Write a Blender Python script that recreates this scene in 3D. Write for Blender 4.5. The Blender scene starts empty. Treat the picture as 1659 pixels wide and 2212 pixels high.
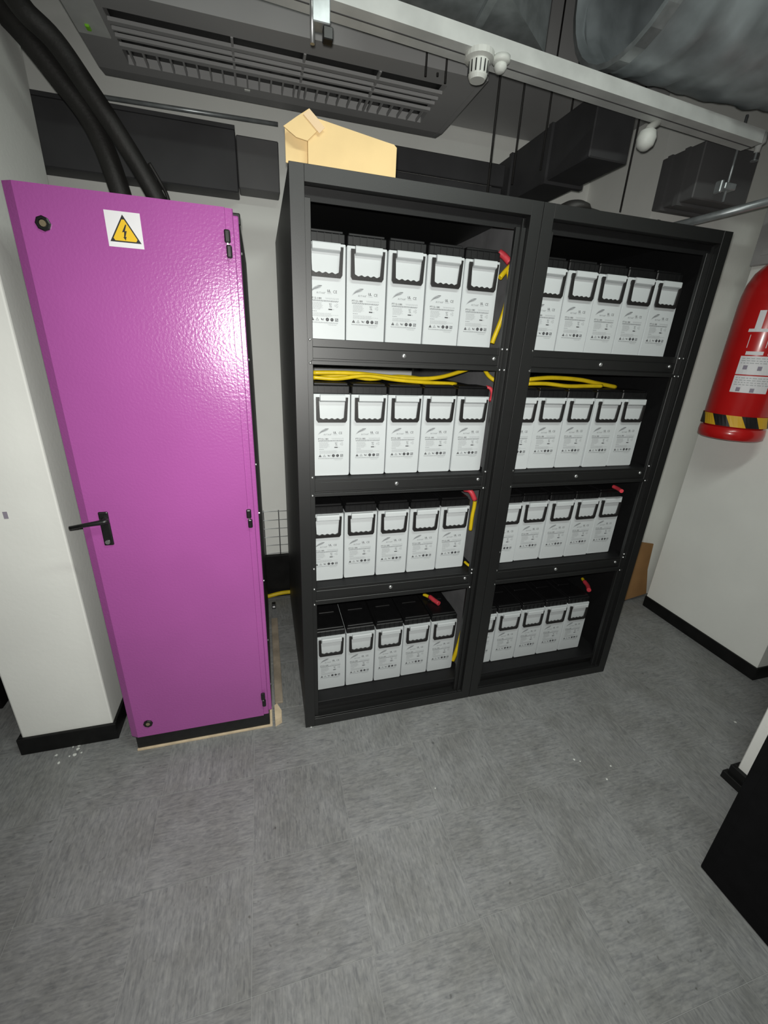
import bpy, bmesh, math, random
from mathutils import Vector, Matrix, noise
random.seed(7)
S = bpy.context.scene
C = S.collection
# ------------------------------------------------------------------ camera
F_PX = 906.306
CAM = Vector((-0.1006, -1.3817, 1.5541))
RIGHT = Vector((0.96296, -0.26584, 0.04507))
DOWN = Vector((-0.05643, -0.36212, -0.93042))
FWD = Vector((0.26367, 0.89342, -0.36371))
cd = bpy.data.cameras.new('camera')
cd.sensor_fit = 'HORIZONTAL'; cd.sensor_width = 36.0; cd.lens = F_PX / 1659 * 36.0
cd.clip_start = 0.02; cd.clip_end = 60
cam = bpy.data.objects.new('camera', cd); C.objects.link(cam)
m = Matrix((RIGHT, -DOWN, -FWD)).transposed().to_4x4(); m.translation = CAM
cam.matrix_world = m
S.camera = cam
# ------------------------------------------------------------------ world, lights, exposure
w = bpy.data.worlds.new('world'); S.world = w; w.use_nodes = True
w.node_tree.nodes['Background'].inputs[0].default_value = (0, 0, 0, 1)
w.node_tree.nodes['Background'].inputs[1].default_value = 0.0
# the phone's own flash, beside its lens: the main light of the photograph
fl = bpy.data.lights.new('phone_flash_offscreen', 'SPOT'); fl.energy = 82; fl.shadow_soft_size = 0.012
fl.spot_size = math.radians(156); fl.spot_blend = 1.0; fl.color = (1.0, 0.99, 0.94)
flo = bpy.data.objects.new('phone_flash_offscreen', fl); C.objects.link(flo)
flo.location = CAM - DOWN * 0.03 - RIGHT * 0.006
flo.rotation_euler = (FWD + DOWN * 0.10).to_track_quat('-Z', 'Y').to_euler()
# the aisle's overhead light, above the frame: it throws the shade under the battery lips and the soft shadow on the right wall
al = bpy.data.lights.new('aisle_ceiling_lamp_offscreen', 'AREA'); al.shape = 'RECTANGLE'; al.size = 1.2; al.size_y = 0.18
al.energy = 17; al.color = (0.93, 1.0, 0.93)
alo = bpy.data.objects.new('aisle_ceiling_lamp_offscreen', al); C.objects.link(alo)
alo.location = (0.55, -1.15, 2.80)
S.view_settings.view_transform = 'Standard'; S.view_settings.look = 'None'
S.view_settings.gamma = 1.0; S.view_settings.use_curve_mapping = False
S.view_settings.exposure = 0.38

# ------------------------------------------------------------------ pixel helpers (pixel + known plane -> point)
def ray(u, v): return RIGHT * ((u - 829.5) / F_PX) + DOWN * ((v - 1106) / F_PX) + FWD
def atY(u, v, y): r = ray(u, v); return CAM + r * ((y - CAM.y) / r.y)
def atZ(u, v, z): r = ray(u, v); return CAM + r * ((z - CAM.z) / r.z)
def atX(u, v, x): r = ray(u, v); return CAM + r * ((x - CAM.x) / r.x)

# ------------------------------------------------------------------ materials
MATS = {}
def mat(name, col, rough=0.5, metal=0.0, bump=0.0, bscale=200.0, var=0.0, vscale=6.0, spec=0.5, col2=None, coat=0.0):
    M = bpy.data.materials.new(name); M.use_nodes = True
    n = M.node_tree.nodes; l = M.node_tree.links; b = n['Principled BSDF']
    b.inputs['Base Color'].default_value = (*col, 1); b.inputs['Roughness'].default_value = rough
    b.inputs['Metallic'].default_value = metal; b.inputs['Specular IOR Level'].default_value = spec
    if coat: b.inputs['Coat Weight'].default_value = coat; b.inputs['Coat Roughness'].default_value = 0.12
    tc = n.new('ShaderNodeTexCoord')
    if var or col2:
        t = n.new('ShaderNodeTexNoise'); t.inputs['Scale'].default_value = vscale; t.inputs['Detail'].default_value = 6
        l.new(tc.outputs['Object'], t.inputs['Vector'])
        r = n.new('ShaderNodeValToRGB'); l.new(t.outputs['Fac'], r.inputs[0])
        a = col2 if col2 else tuple(c * (1 - var) for c in col)
        z = col if col2 else tuple(min(1, c * (1 + var)) for c in col)
        r.color_ramp.elements[0].position = 0.35; r.color_ramp.elements[1].position = 0.65
        r.color_ramp.elements[0].color = (*a, 1); r.color_ramp.elements[1].color = (*z, 1)
        l.new(r.outputs[0], b.inputs['Base Color'])
    if bump:
        t2 = n.new('ShaderNodeTexNoise'); t2.inputs['Scale'].default_value = bscale; t2.inputs['Detail'].default_value = 3
        l.new(tc.outputs['Object'], t2.inputs['Vector'])
        bp = n.new('ShaderNodeBump'); bp.inputs['Strength'].default_value = bump; bp.inputs['Distance'].default_value = 0.004
        l.new(t2.outputs['Fac'], bp.inputs['Height']); l.new(bp.outputs[0], b.inputs['Normal'])
    MATS[name] = M
    return M
mat('plaster', (0.86, 0.87, 0.83), 0.75, bump=0.12, bscale=60, var=0.03, vscale=3)
mat('skirting', (0.006, 0.006, 0.006), 0.5, var=0.3, vscale=20, spec=0.3)
mat('matt_black', (0.0035, 0.0035, 0.004), 0.8, var=0.2, vscale=20, spec=0.15)
mat('concrete', (0.13, 0.135, 0.14), 0.9, bump=0.3, bscale=30, var=0.15, vscale=4)
mat('rack_black', (0.0042, 0.0045, 0.0045), 0.50, bump=0.05, bscale=500, var=0.12, vscale=30, spec=0.85)
mat('rack_inner', (0.0045, 0.0045, 0.005), 0.6, bump=0.05, bscale=400, var=0.12, vscale=30, spec=0.4)
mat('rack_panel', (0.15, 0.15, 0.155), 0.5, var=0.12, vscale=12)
mat('zinc', (0.75, 0.76, 0.76), 0.3, metal=0.9)
mat('purple', (0.385, 0.092, 0.335), 0.24, bump=0.2, bscale=130, var=0.03, vscale=4, spec=0.7)
mat('cab_side', (0.035, 0.032, 0.035), 0.5, var=0.1)
mat('black_plastic', (0.010, 0.010, 0.010), 0.38, var=0.2, vscale=40)
mat('battery_black', (0.004, 0.004, 0.0045), 0.5, var=0.2, vscale=40)
mat('battery_white', (0.555, 0.585, 0.595), 0.45, var=0.012, vscale=20)
mat('handle_black', (0.014, 0.013, 0.013), 0.45, bump=0.1, bscale=300)
mat('ink_dark', (0.05, 0.05, 0.055), 0.6); mat('ink_mid', (0.19, 0.2, 0.21), 0.6); mat('ink_light', (0.40, 0.42, 0.43), 0.6)
mat('yellow_cable', (0.72, 0.52, 0.012), 0.38, var=0.08, vscale=30)
mat('red_sleeve', (0.62, 0.05, 0.07), 0.5, var=0.1, vscale=30)
mat('black_rubber', (0.012, 0.011, 0.010), 0.6, bump=0.2, bscale=120, var=0.25, vscale=14)
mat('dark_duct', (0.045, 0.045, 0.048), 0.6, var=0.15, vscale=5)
mat('grey_duct', (0.11, 0.11, 0.112), 0.6, var=0.1, vscale=4)
mat('cardboard', (0.78, 0.58, 0.29), 0.85, bump=0.1, bscale=80, var=0.05, vscale=8)
mat('cardboard_brown', (0.30, 0.16, 0.06), 0.85, bump=0.1, bscale=80, var=0.08, vscale=8)
mat('tape', (0.74, 0.54, 0.32), 0.35, var=0.04)
mat('wood', (0.66, 0.53, 0.36), 0.8, bump=0.2, bscale=90, var=0.12, vscale=25)
mat('wood_grey', (0.30, 0.25, 0.19), 0.85, bump=0.2, bscale=60, var=0.2, vscale=14)
mat('ext_red', (0.52, 0.012, 0.012), 0.28, var=0.05, vscale=8, coat=0.4)
mat('paper', (0.75, 0.74, 0.76), 0.5, var=0.02)
mat('hazard_yellow', (0.72, 0.42, 0.02), 0.5, var=0.05)
mat('sticker_yellow', (0.80, 0.50, 0.01), 0.5)
mat('hazard_black', (0.012, 0.012, 0.012), 0.5)
mat('white_plastic', (0.72, 0.74, 0.70), 0.5, var=0.02)
mat('ac_grey', (0.40, 0.40, 0.40), 0.55, var=0.04, vscale=3)
mat('galvanised', (0.42, 0.45, 0.46), 0.38, metal=0.6, var=0.2, vscale=18)
mat('foil', (0.42, 0.47, 0.49), 0.5, metal=0.3, bump=0.5, bscale=9, var=0.25, vscale=7)
mat('trunk_white', (0.68, 0.70, 0.68), 0.6, var=0.1, vscale=9)
mat('led', (0.3, 0.8, 0.05), 0.4)
mat('brass', (0.55, 0.45, 0.3), 0.35, metal=0.8)
mat('marks', (0.30, 0.27, 0.33), 0.9)
def floor_mat():
    M = bpy.data.materials.new('vinyl_tile'); M.use_nodes = True
    n = M.node_tree.nodes; l = M.node_tree.links; b = n['Principled BSDF']
    b.inputs['Roughness'].default_value = 0.5; b.inputs['Specular IOR Level'].default_value = 0.35
    tc = n.new('ShaderNodeTexCoord'); oi = n.new('ShaderNodeObjectInfo')
    cx = n.new('ShaderNodeCombineXYZ')
    mu = n.new('ShaderNodeMath'); mu.operation = 'MULTIPLY'; mu.inputs[1].default_value = 37.0
    l.new(oi.outputs['Random'], mu.inputs[0]); l.new(mu.outputs[0], cx.inputs[2])
    ad = n.new('ShaderNodeVectorMath'); ad.operation = 'ADD'
    l.new(tc.outputs['Object'], ad.inputs[0]); l.new(cx.outputs[0], ad.inputs[1])
    def streak(sc, dist):
        mp = n.new('ShaderNodeMapping'); mp.inputs['Scale'].default_value = sc
        l.new(ad.outputs[0], mp.inputs['Vector'])
        t = n.new('ShaderNodeTexNoise'); t.inputs['Scale'].default_value = 1.0; t.inputs['Detail'].default_value = 5
        t.inputs['Distortion'].default_value = dist
        l.new(mp.outputs[0], t.inputs['Vector']); return t
    a = streak((20, 170, 1), 0.4); c2 = streak((42, 85, 1), 1.0)
    mx = n.new('ShaderNodeMath'); mx.operation = 'ADD'; l.new(a.outputs['Fac'], mx.inputs[0]); l.new(c2.outputs['Fac'], mx.inputs[1])
    r = n.new('ShaderNodeValToRGB'); hv = n.new('ShaderNodeMath'); hv.operation = 'MULTIPLY'; hv.inputs[1].default_value = 0.5
    l.new(mx.outputs[0], hv.inputs[0]); l.new(hv.outputs[0], r.inputs[0])
    e = r.color_ramp.elements; e[0].position = 0.33; e[0].color = (0.15, 0.155, 0.158, 1); e[1].position = 0.66; e[1].color = (0.275, 0.28, 0.272, 1)
    k = e.new(0.49); k.color = (0.215, 0.22, 0.218, 1)
    # slight tone difference from tile to tile
    hsv = n.new('ShaderNodeHueSaturation'); mr = n.new('ShaderNodeMapRange')
    mr.inputs['To Min'].default_value = 0.96; mr.inputs['To Max'].default_value = 1.04
    l.new(oi.outputs['Random'], mr.inputs['Value']); l.new(mr.outputs[0], hsv.inputs['Value'])
    # scuffs and blotches that run across the tiles
    gp = n.new('ShaderNodeNewGeometry'); t3 = n.new('ShaderNodeTexNoise'); t3.inputs['Scale'].default_value = 5.5; t3.inputs['Detail'].default_value = 7
    t3.inputs['Roughness'].default_value = 0.65
    l.new(gp.outputs['Position'], t3.inputs['Vector'])
    r3 = n.new('ShaderNodeValToRGB'); l.new(t3.outputs['Fac'], r3.inputs[0])
    r3.color_ramp.elements[0].position = 0.36; r3.color_ramp.elements[0].color = (0.85, 0.845, 0.83, 1)
    r3.color_ramp.elements[1].position = 0.62; r3.color_ramp.elements[1].color = (1.08, 1.08, 1.09, 1)
    mm = n.new('ShaderNodeMix'); mm.data_type = 'RGBA'; mm.blend_type = 'MULTIPLY'; mm.inputs['Factor'].default_value = 1.0
    l.new(r.outputs[0], mm.inputs['A']); l.new(r3.outputs[0], mm.inputs['B'])
    t4 = n.new('ShaderNodeTexNoise'); t4.inputs['Scale'].default_value = 38; t4.inputs['Detail'].default_value = 2
    l.new(gp.outputs['Position'], t4.inputs['Vector'])
    r4 = n.new('ShaderNodeValToRGB'); l.new(t4.outputs['Fac'], r4.inputs[0])
    r4.color_ramp.elements[0].position = 0.70; r4.color_ramp.elements[0].color = (1, 1, 1, 1)
    r4.color_ramp.elements[1].position = 0.78; r4.color_ramp.elements[1].color = (0.5, 0.49, 0.47, 1)
    m4 = n.new('ShaderNodeMix'); m4.data_type = 'RGBA'; m4.blend_type = 'MULTIPLY'; m4.inputs['Factor'].default_value = 1.0
    l.new(mm.outputs['Result'], m4.inputs['A']); l.new(r4.outputs[0], m4.inputs['B'])
    l.new(m4.outputs['Result'], hsv.inputs['Color']); l.new(hsv.outputs[0], b.inputs['Base Color'])
    bp = n.new('ShaderNodeBump'); bp.inputs['Strength'].default_value = 0.12; bp.inputs['Distance'].default_value = 0.003
    l.new(a.outputs['Fac'], bp.inputs['Height']); l.new(bp.outputs[0], b.inputs['Normal'])
    MATS['vinyl'] = M
floor_mat()
mat('grout', (0.30, 0.305, 0.30), 0.8)

# ------------------------------------------------------------------ geometry helpers
def link(name, me, mats, parent=None, loc=None, smooth=False):
    o = bpy.data.objects.new(name, me); C.objects.link(o)
    for q in ([mats] if isinstance(mats, str) else mats):
        me.materials.append(MATS[q])
    if smooth:
        for p in me.polygons: p.use_smooth = True
    if parent: o.parent = parent
    if loc is not None: o.location = loc
    return o
class B:
    """collects simple solids into one mesh"""
    def __init__(s): s.bm = bmesh.new()
    def box(s, x0, x1, y0, y1, z0, z1, mi=0, bev=0.0, seg=1):
        g = bmesh.ops.create_cube(s.bm, size=1.0)['verts']
        for v in g:
            v.co = Vector((x0 + (v.co.x + .5) * (x1 - x0), y0 + (v.co.y + .5) * (y1 - y0), z0 + (v.co.z + .5) * (z1 - z0)))
        fs = list({f for v in g for f in v.link_faces})
        for f in fs: f.material_index = mi
        if bev:
            es = list({e for f in fs for e in f.edges})
            r = bmesh.ops.bevel(s.bm, geom=es, offset=bev, segments=seg, affect='EDGES', profile=0.5)
            for f in r['faces']: f.material_index = mi
        return s
    def prism(s, pts, d, mi=0):
        """extrude polygon pts (Vectors) along d"""
        a = [s.bm.verts.new(p) for p in pts]; b = [s.bm.verts.new(Vector(p) + Vector(d)) for p in pts]
        n = len(pts); fs = [s.bm.faces.new(a[::-1]), s.bm.faces.new(b)]
        for i in range(n): fs.append(s.bm.faces.new((a[i], a[(i + 1) % n], b[(i + 1) % n], b[i])))
        for f in fs: f.material_index = mi
        return s
    def poly(s, pts, mi=0):
        f = s.bm.faces.new([s.bm.verts.new(p) for p in pts]); f.material_index = mi; return s
    def lathe(s, prof, n=24, c=(0, 0, 0), mi=0, axis='Z'):
        """prof: (radius, height) list"""
        rings = []
        for r, h in prof:
            ring = []
            for i in range(n):
                a = 2 * math.pi * i / n; x, y = r * math.cos(a), r * math.sin(a)
                v = {'Z': (x, y, h), 'Y': (x, h, y), 'X': (h, x, y)}[axis]
                ring.append(s.bm.verts.new(Vector(c) + Vector(v)))
            rings.append(ring)
        for a, b in zip(rings, rings[1:]):
            for i in range(n):
                f = s.bm.faces.new((a[i], a[(i + 1) % n], b[(i + 1) % n], b[i])); f.material_index = mi
        for ring in (rings[0][::-1], rings[-1]):
            f = s.bm.faces.new(ring); f.material_index = mi
        return s
    def tube(s, pts, r, n=10, mi=0, smoothsteps=0):
        P = [Vector(p) for p in pts]
        if smoothsteps: P = spline(P, smoothsteps)
        R = r if isinstance(r, (list, tuple)) else [r] * len(P)
        if len(R) != len(P): R = [R[0] + (R[-1] - R[0]) * i / (len(P) - 1) for i in range(len(P))]
        up = Vector((0.13, 0.31, 0.94)); rings = []
        for i, p in enumerate(P):
            t = (P[min(i + 1, len(P) - 1)] - P[max(i - 1, 0)]).normalized()
            a = t.cross(up)
            if a.length < 1e-3: a = t.cross(Vector((1, 0, 0)))
            a.normalize(); b = t.cross(a).normalized(); up = -a.cross(t) if False else up
            rings.append([s.bm.verts.new(p + (a * math.cos(2 * math.pi * k / n) + b * math.sin(2 * math.pi * k / n)) * R[i]) for k in range(n)])
        for a, b in zip(rings, rings[1:]):
            for i in range(n):
                f = s.bm.faces.new((a[i], a[(i + 1) % n], b[(i + 1) % n], b[i])); f.material_index = mi; f.smooth = True
        for ring in (rings[0][::-1], rings[-1]):
            f = s.bm.faces.new(ring); f.material_index = mi
        return s
    def mesh(s, name):
        bmesh.ops.recalc_face_normals(s.bm, faces=s.bm.faces[:])
        me = bpy.data.meshes.new(name); s.bm.to_mesh(me); s.bm.free(); return me
    def obj(s, name, mats, parent=None, loc=None, smooth=False):
        return link(name, s.mesh(name), mats, parent, loc, smooth)
def spline(P, k):
    out = []
    for i in range(len(P) - 1):
        a, b, c, d = P[max(i - 1, 0)], P[i], P[i + 1], P[min(i + 2, len(P) - 1)]
        for j in range(k):
            t = j / k
            out.append(0.5 * ((2 * b) + (c - a) * t + (2 * a - 5 * b + 4 * c - d) * t * t + (3 * b - a - 3 * c + d) * t ** 3))
    out.append(P[-1]); return out
def tag(o, label, cat, group=None):
    o['label'] = label; o['category'] = cat
    if group: o['group'] = group
    return o
def thing(name, label, cat, loc=(0, 0, 0), group=None):
    o = bpy.data.objects.new(name, None); o.empty_display_size = 0.1; C.objects.link(o); o.location = loc
    return tag(o, label, cat, group)
def struct(o): o['kind'] = 'structure'; return o
def copy_tree(o, parent=None):
    c = o.copy(); C.objects.link(c)
    if parent: c.parent = parent
    for ch in o.children: copy_tree(ch, c)
    return c
FONT_CACHE = {}
def text_polys(txt, size, shear=0.0, bold=0.0):
    """flat triangles of a line of lettering, origin at left baseline, in x/y"""
    key = (txt, size, shear, bold)
    if key in FONT_CACHE: return FONT_CACHE[key]
    cu = bpy.data.curves.new('lettering', 'FONT'); cu.body = txt; cu.size = size; cu.shear = shear; cu.offset = bold; cu.resolution_u = 2
    o = bpy.data.objects.new('lettering', cu); C.objects.link(o)
    me = bpy.data.meshes.new_from_object(o.evaluated_get(bpy.context.evaluated_depsgraph_get()))
    vs = [v.co.copy() for v in me.vertices]; fs = [tuple(p.vertices) for p in me.polygons]
    bpy.data.objects.remove(o); bpy.data.curves.remove(cu); bpy.data.meshes.remove(me)
    FONT_CACHE[key] = (vs, fs); return vs, fs
def put_text(b, txt, size, fn, mi=0, width=None, shear=0.0, bold=0.0):
    vs, fs = text_polys(txt, size, shear, bold)
    k = 1.0
    if width: k = width / max(v.x for v in vs)
    V = [b.bm.verts.new(fn(v.x * k, v.y)) for v in vs]
    for f in fs:
        try: q = b.bm.faces.new([V[i] for i in f]); q.material_index = mi
        except ValueError: pass

# ================================================================== THE SETTING
TX, TY = 0.3215, 0.305
fo = B().box(-2.6, 4.2, -3.6, 2.2, -0.05, -0.0012).obj('floor', 'grout'); struct(fo)
tb = B(); g = 0.0007
tb.box(-TX / 2 + g, TX / 2 - g, -TY / 2 + g, TY / 2 - g, -0.004, 0, bev=0.0005)
tile_a = tb.mesh('floor_tile'); tile_a.materials.append(MATS['vinyl'])
tb = B(); tb.box(-TY / 2 + g, TY / 2 - g, -TX / 2 + g, TX / 2 - g, -0.004, 0, bev=0.0005)
tile_b = tb.mesh('floor_tile'); tile_b.materials.append(MATS['vinyl'])
X0, Y0 = -0.535, -0.175
for i in range(-6, 13):
    for j in range(-8, 6):
        cx, cy = X0 + (i + .5) * TX, Y0 + (j + .5) * TY
        if cx > 3.2 or cx < -2.3: continue
        o = bpy.data.objects.new('floor_tile', tile_a if (i + j) % 2 else tile_b); C.objects.link(o)
        o.location = (cx, cy, 0); o.rotation_euler.z = 0 if (i + j) % 2 else math.pi / 2
        o.parent = fo
WB = 1.10       # back wall plane
struct(B().box(-2.6, 1.75, WB, WB + 0.12, 0, 3.1).obj('wall_back', 'plaster'))
struct(B().box(1.75, 3.3, 0.60, 1.22, 0, 3.1).obj('wall_back_step', 'plaster'))
struct(B().box(2.33, 3.3, -0.225, 0.48, 0, 3.1, bev=0.004).obj('wall_right', 'plaster'))
struct(B().box(1.63, 1.9, -0.90, -0.635, 0, 3.1, bev=0.004).obj('wall_near_right', 'plaster'))
struct(B().box(-1.078, -0.765, 0.135, 0.62, 0, 3.1, bev=0.006, seg=2).obj('wall_left_pillar', 'plaster'))
struct(B().box(-2.6, -2.45, -0.2, 1.1, 0, 3.1).obj('wall_left', 'plaster'))
struct(B().box(-2.6, 4.2, -3.6, 2.2, 3.1, 3.2).obj('ceiling', 'concrete'))
b = B(); b.box(2.318, 2.33, -0.237, 0.48, 0, 0.075, bev=0.002).box(2.33, 3.3, -0.237, -0.225, 0, 0.075, bev=0.002)
struct(b.obj('baseboard_right', 'skirting'))
b = B(); b.box(-1.092, -0.752, 0.122, 0.135, 0, 0.08, bev=0.002).box(-0.765, -0.753, 0.135, 0.62, 0, 0.08, bev=0.002).box(-1.092, -1.078, 0.135, 0.62, 0, 0.08, bev=0.002)
struct(b.obj('baseboard_left', 'skirting'))
b = B(); b.box(1.612, 1.63, -0.9, -0.62, 0, 0.075, bev=0.002).box(1.60, 1.63, -0.9, -0.61, 0, 0.035, bev=0.002).box(1.63, 1.9, -0.635, -0.62, 0, 0.075, bev=0.002)
struct(b.obj('baseboard_near_right', 'skirting'))
struct(B().box(-0.765, 1.75, WB - 0.03, WB, 0, 0.30, bev=0.003).obj('baseboard_back', 'skirting'))

# ================================================================== BATTERY RACKS
BW, BH = 0.127, 0.283
ROWZ = [1.556, 1.118, 0.680, 0.110]
ROWY = [0.080, 0.065, 0.080, 0.090]
def bolt(parent, x, y, z, r=0.0055):
    bb = B(); bb.lathe([(r * 1.0, 0), (r, -0.002), (r * 0.75, -0.0042), (r * 0.3, -0.005)], n=10, axis='Y')
    return bb.obj('bolt', 'zinc', parent, (x, y, z), smooth=True)
def rack(name, label, x0, W, back_open):
    H, D = 2.0, 1.04
    t = thing(name, label, 'battery rack', (x0, 0, 0), 'black steel battery racks')
    def part(n, bb, m='rack_black'): return bb.obj(n, m, t)
    e = 0.0006
    part('front_post', B().box(0.0, 0.040, 0, 0.045, 0, H, bev=e))
    part('front_post', B().box(W - 0.042, W - 0.001, 0, 0.045, 0, H, bev=e))
    part('top_rail', B().box(0.040, W - 0.042, 0, 0.045, H - 0.040, H, bev=e))
    b = B(); b.box(0.040, W - 0.042, 0, 0.010, 0, 0.042, bev=e).box(0.040, W - 0.042, 0.010, 0.050, 0.030, 0.042, bev=e).box(0.040, W - 0.042, 0.050, 0.062, 0.030, 0.062, bev=e)
    part('bottom_rail', b)
    b = B(); b.box(0.040, W - 0.042, 0.03, 0.036, 1.925, H - 0.041)
    part('top_lip', b, 'rack_inner')
    # recessed inner posts with their bolts
    for sx, (a, c) in enumerate([(0.0405, 0.058), (W - 0.078, W - 0.0425)]):
        ip = part('inner_post', B().box(a, c, 0.016, 0.03, 0.043, 1.93, bev=0.001), 'rack_black')
        xs = [a + 0.0085] if sx == 0 else [a + 0.009, c - 0.008]
        for z in (1.568, 1.500, 1.128, 1.062, 0.771 if sx == 0 else 0.70, 0.683, 0.614):
            for xx in xs:
                if xx == xs[-1] and sx and z < 1.2: continue
                bolt(ip, xx, 0.0165, z, 0.0042)
        if sx: part('post_web', B().box(W - 0.064, W - 0.061, 0.006, 0.016, 0.045, 1.95), 'rack_black')
    for (a, c) in ((0.002, 0.04), (W - 0.04, W - 0.002)):
        part('back_post', B().box(a, c, D - 0.04, D, 0, H, bev=e))
    part('side_panel', B().box(0.0, 0.0025, 0.045, D - 0.04, 0.03, H - 0.003), 'rack_black')
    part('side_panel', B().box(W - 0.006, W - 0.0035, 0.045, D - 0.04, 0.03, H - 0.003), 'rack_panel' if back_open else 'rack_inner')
    part('top_panel', B().box(0.003, W - 0.003, 0.045, D, H - 0.004, H - 0.001), 'rack_black')
    if back_open:
        part('back_panel', B().box(0.04, W - 0.04, D - 0.006, D - 0.003, 1.53, 1.99), 'rack_inner')
        part('back_panel', B().box(0.04, W - 0.04, D - 0.006, D - 0.003, 0.04, 1.10), 'rack_inner')
    else:
        part('back_panel', B().box(0.04, W - 0.04, D - 0.006, D - 0.003, 0.04, 1.99), 'rack_inner')
    for k, z in enumerate(ROWZ):
        part('shelf', B().box(0.030, W - 0.030, 0.026 if k != 3 else 0.024, D - 0.05, z - 0.006, z, bev=0.001), 'rack_inner')
        if k == 3:
            part('shelf_edge', B().box(0.05, W - 0.05, 0.024, 0.027, z - 0.022, z - 0.006), 'rack_inner'); continue
        bar = part('crossbar', B().box(0.050, W - 0.075, 0.018, 0.024, z - 0.042, z - 0.008, bev=0.0012).box(0.050, W - 0.075, 0.022, 0.030, z - 0.050, z - 0.042), 'rack_black')
        part('crossbar_flange', B().box(0.052, W - 0.072, 0.012, 0.026, z - (0.060 if k < 2 else 0.067), z - 0.0475, bev=0.0012), 'rack_black')
        if k == 0: part('shelf_lip', B().box(0.050, W - 0.075, 0.024, 0.029, z - 0.008, z + 0.016, bev=0.0012), 'rack_black')
        else: part('shelf_lip', B().box(0.050, W - 0.075, 0.0235, 0.026, z - 0.010, z + 0.0005), 'rack_black')
        bolt(bar, 0.355, 0.018, z - 0.024, 0.0078); bolt(bar, 0.684, 0.018, z - 0.020, 0.0066)
    # levelling feet
    for fx in (0.022, W - 0.022):
        part('foot', B().lathe([(0.010, 0.001), (0.010, 0.004), (0.005, 0.005), (0.005, 0.012)], n=10, c=(fx, 0.03, -0.001)), 'zinc')
    return t
W1, W2 = 0.780, 0.790
rack('battery_rack', 'tall open black steel battery rack beside the purple cabinet', 0.0, W1, True)
rack('battery_rack', 'tall open black steel battery rack near the red extinguisher', W1 + 0.001, W2, False)

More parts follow.
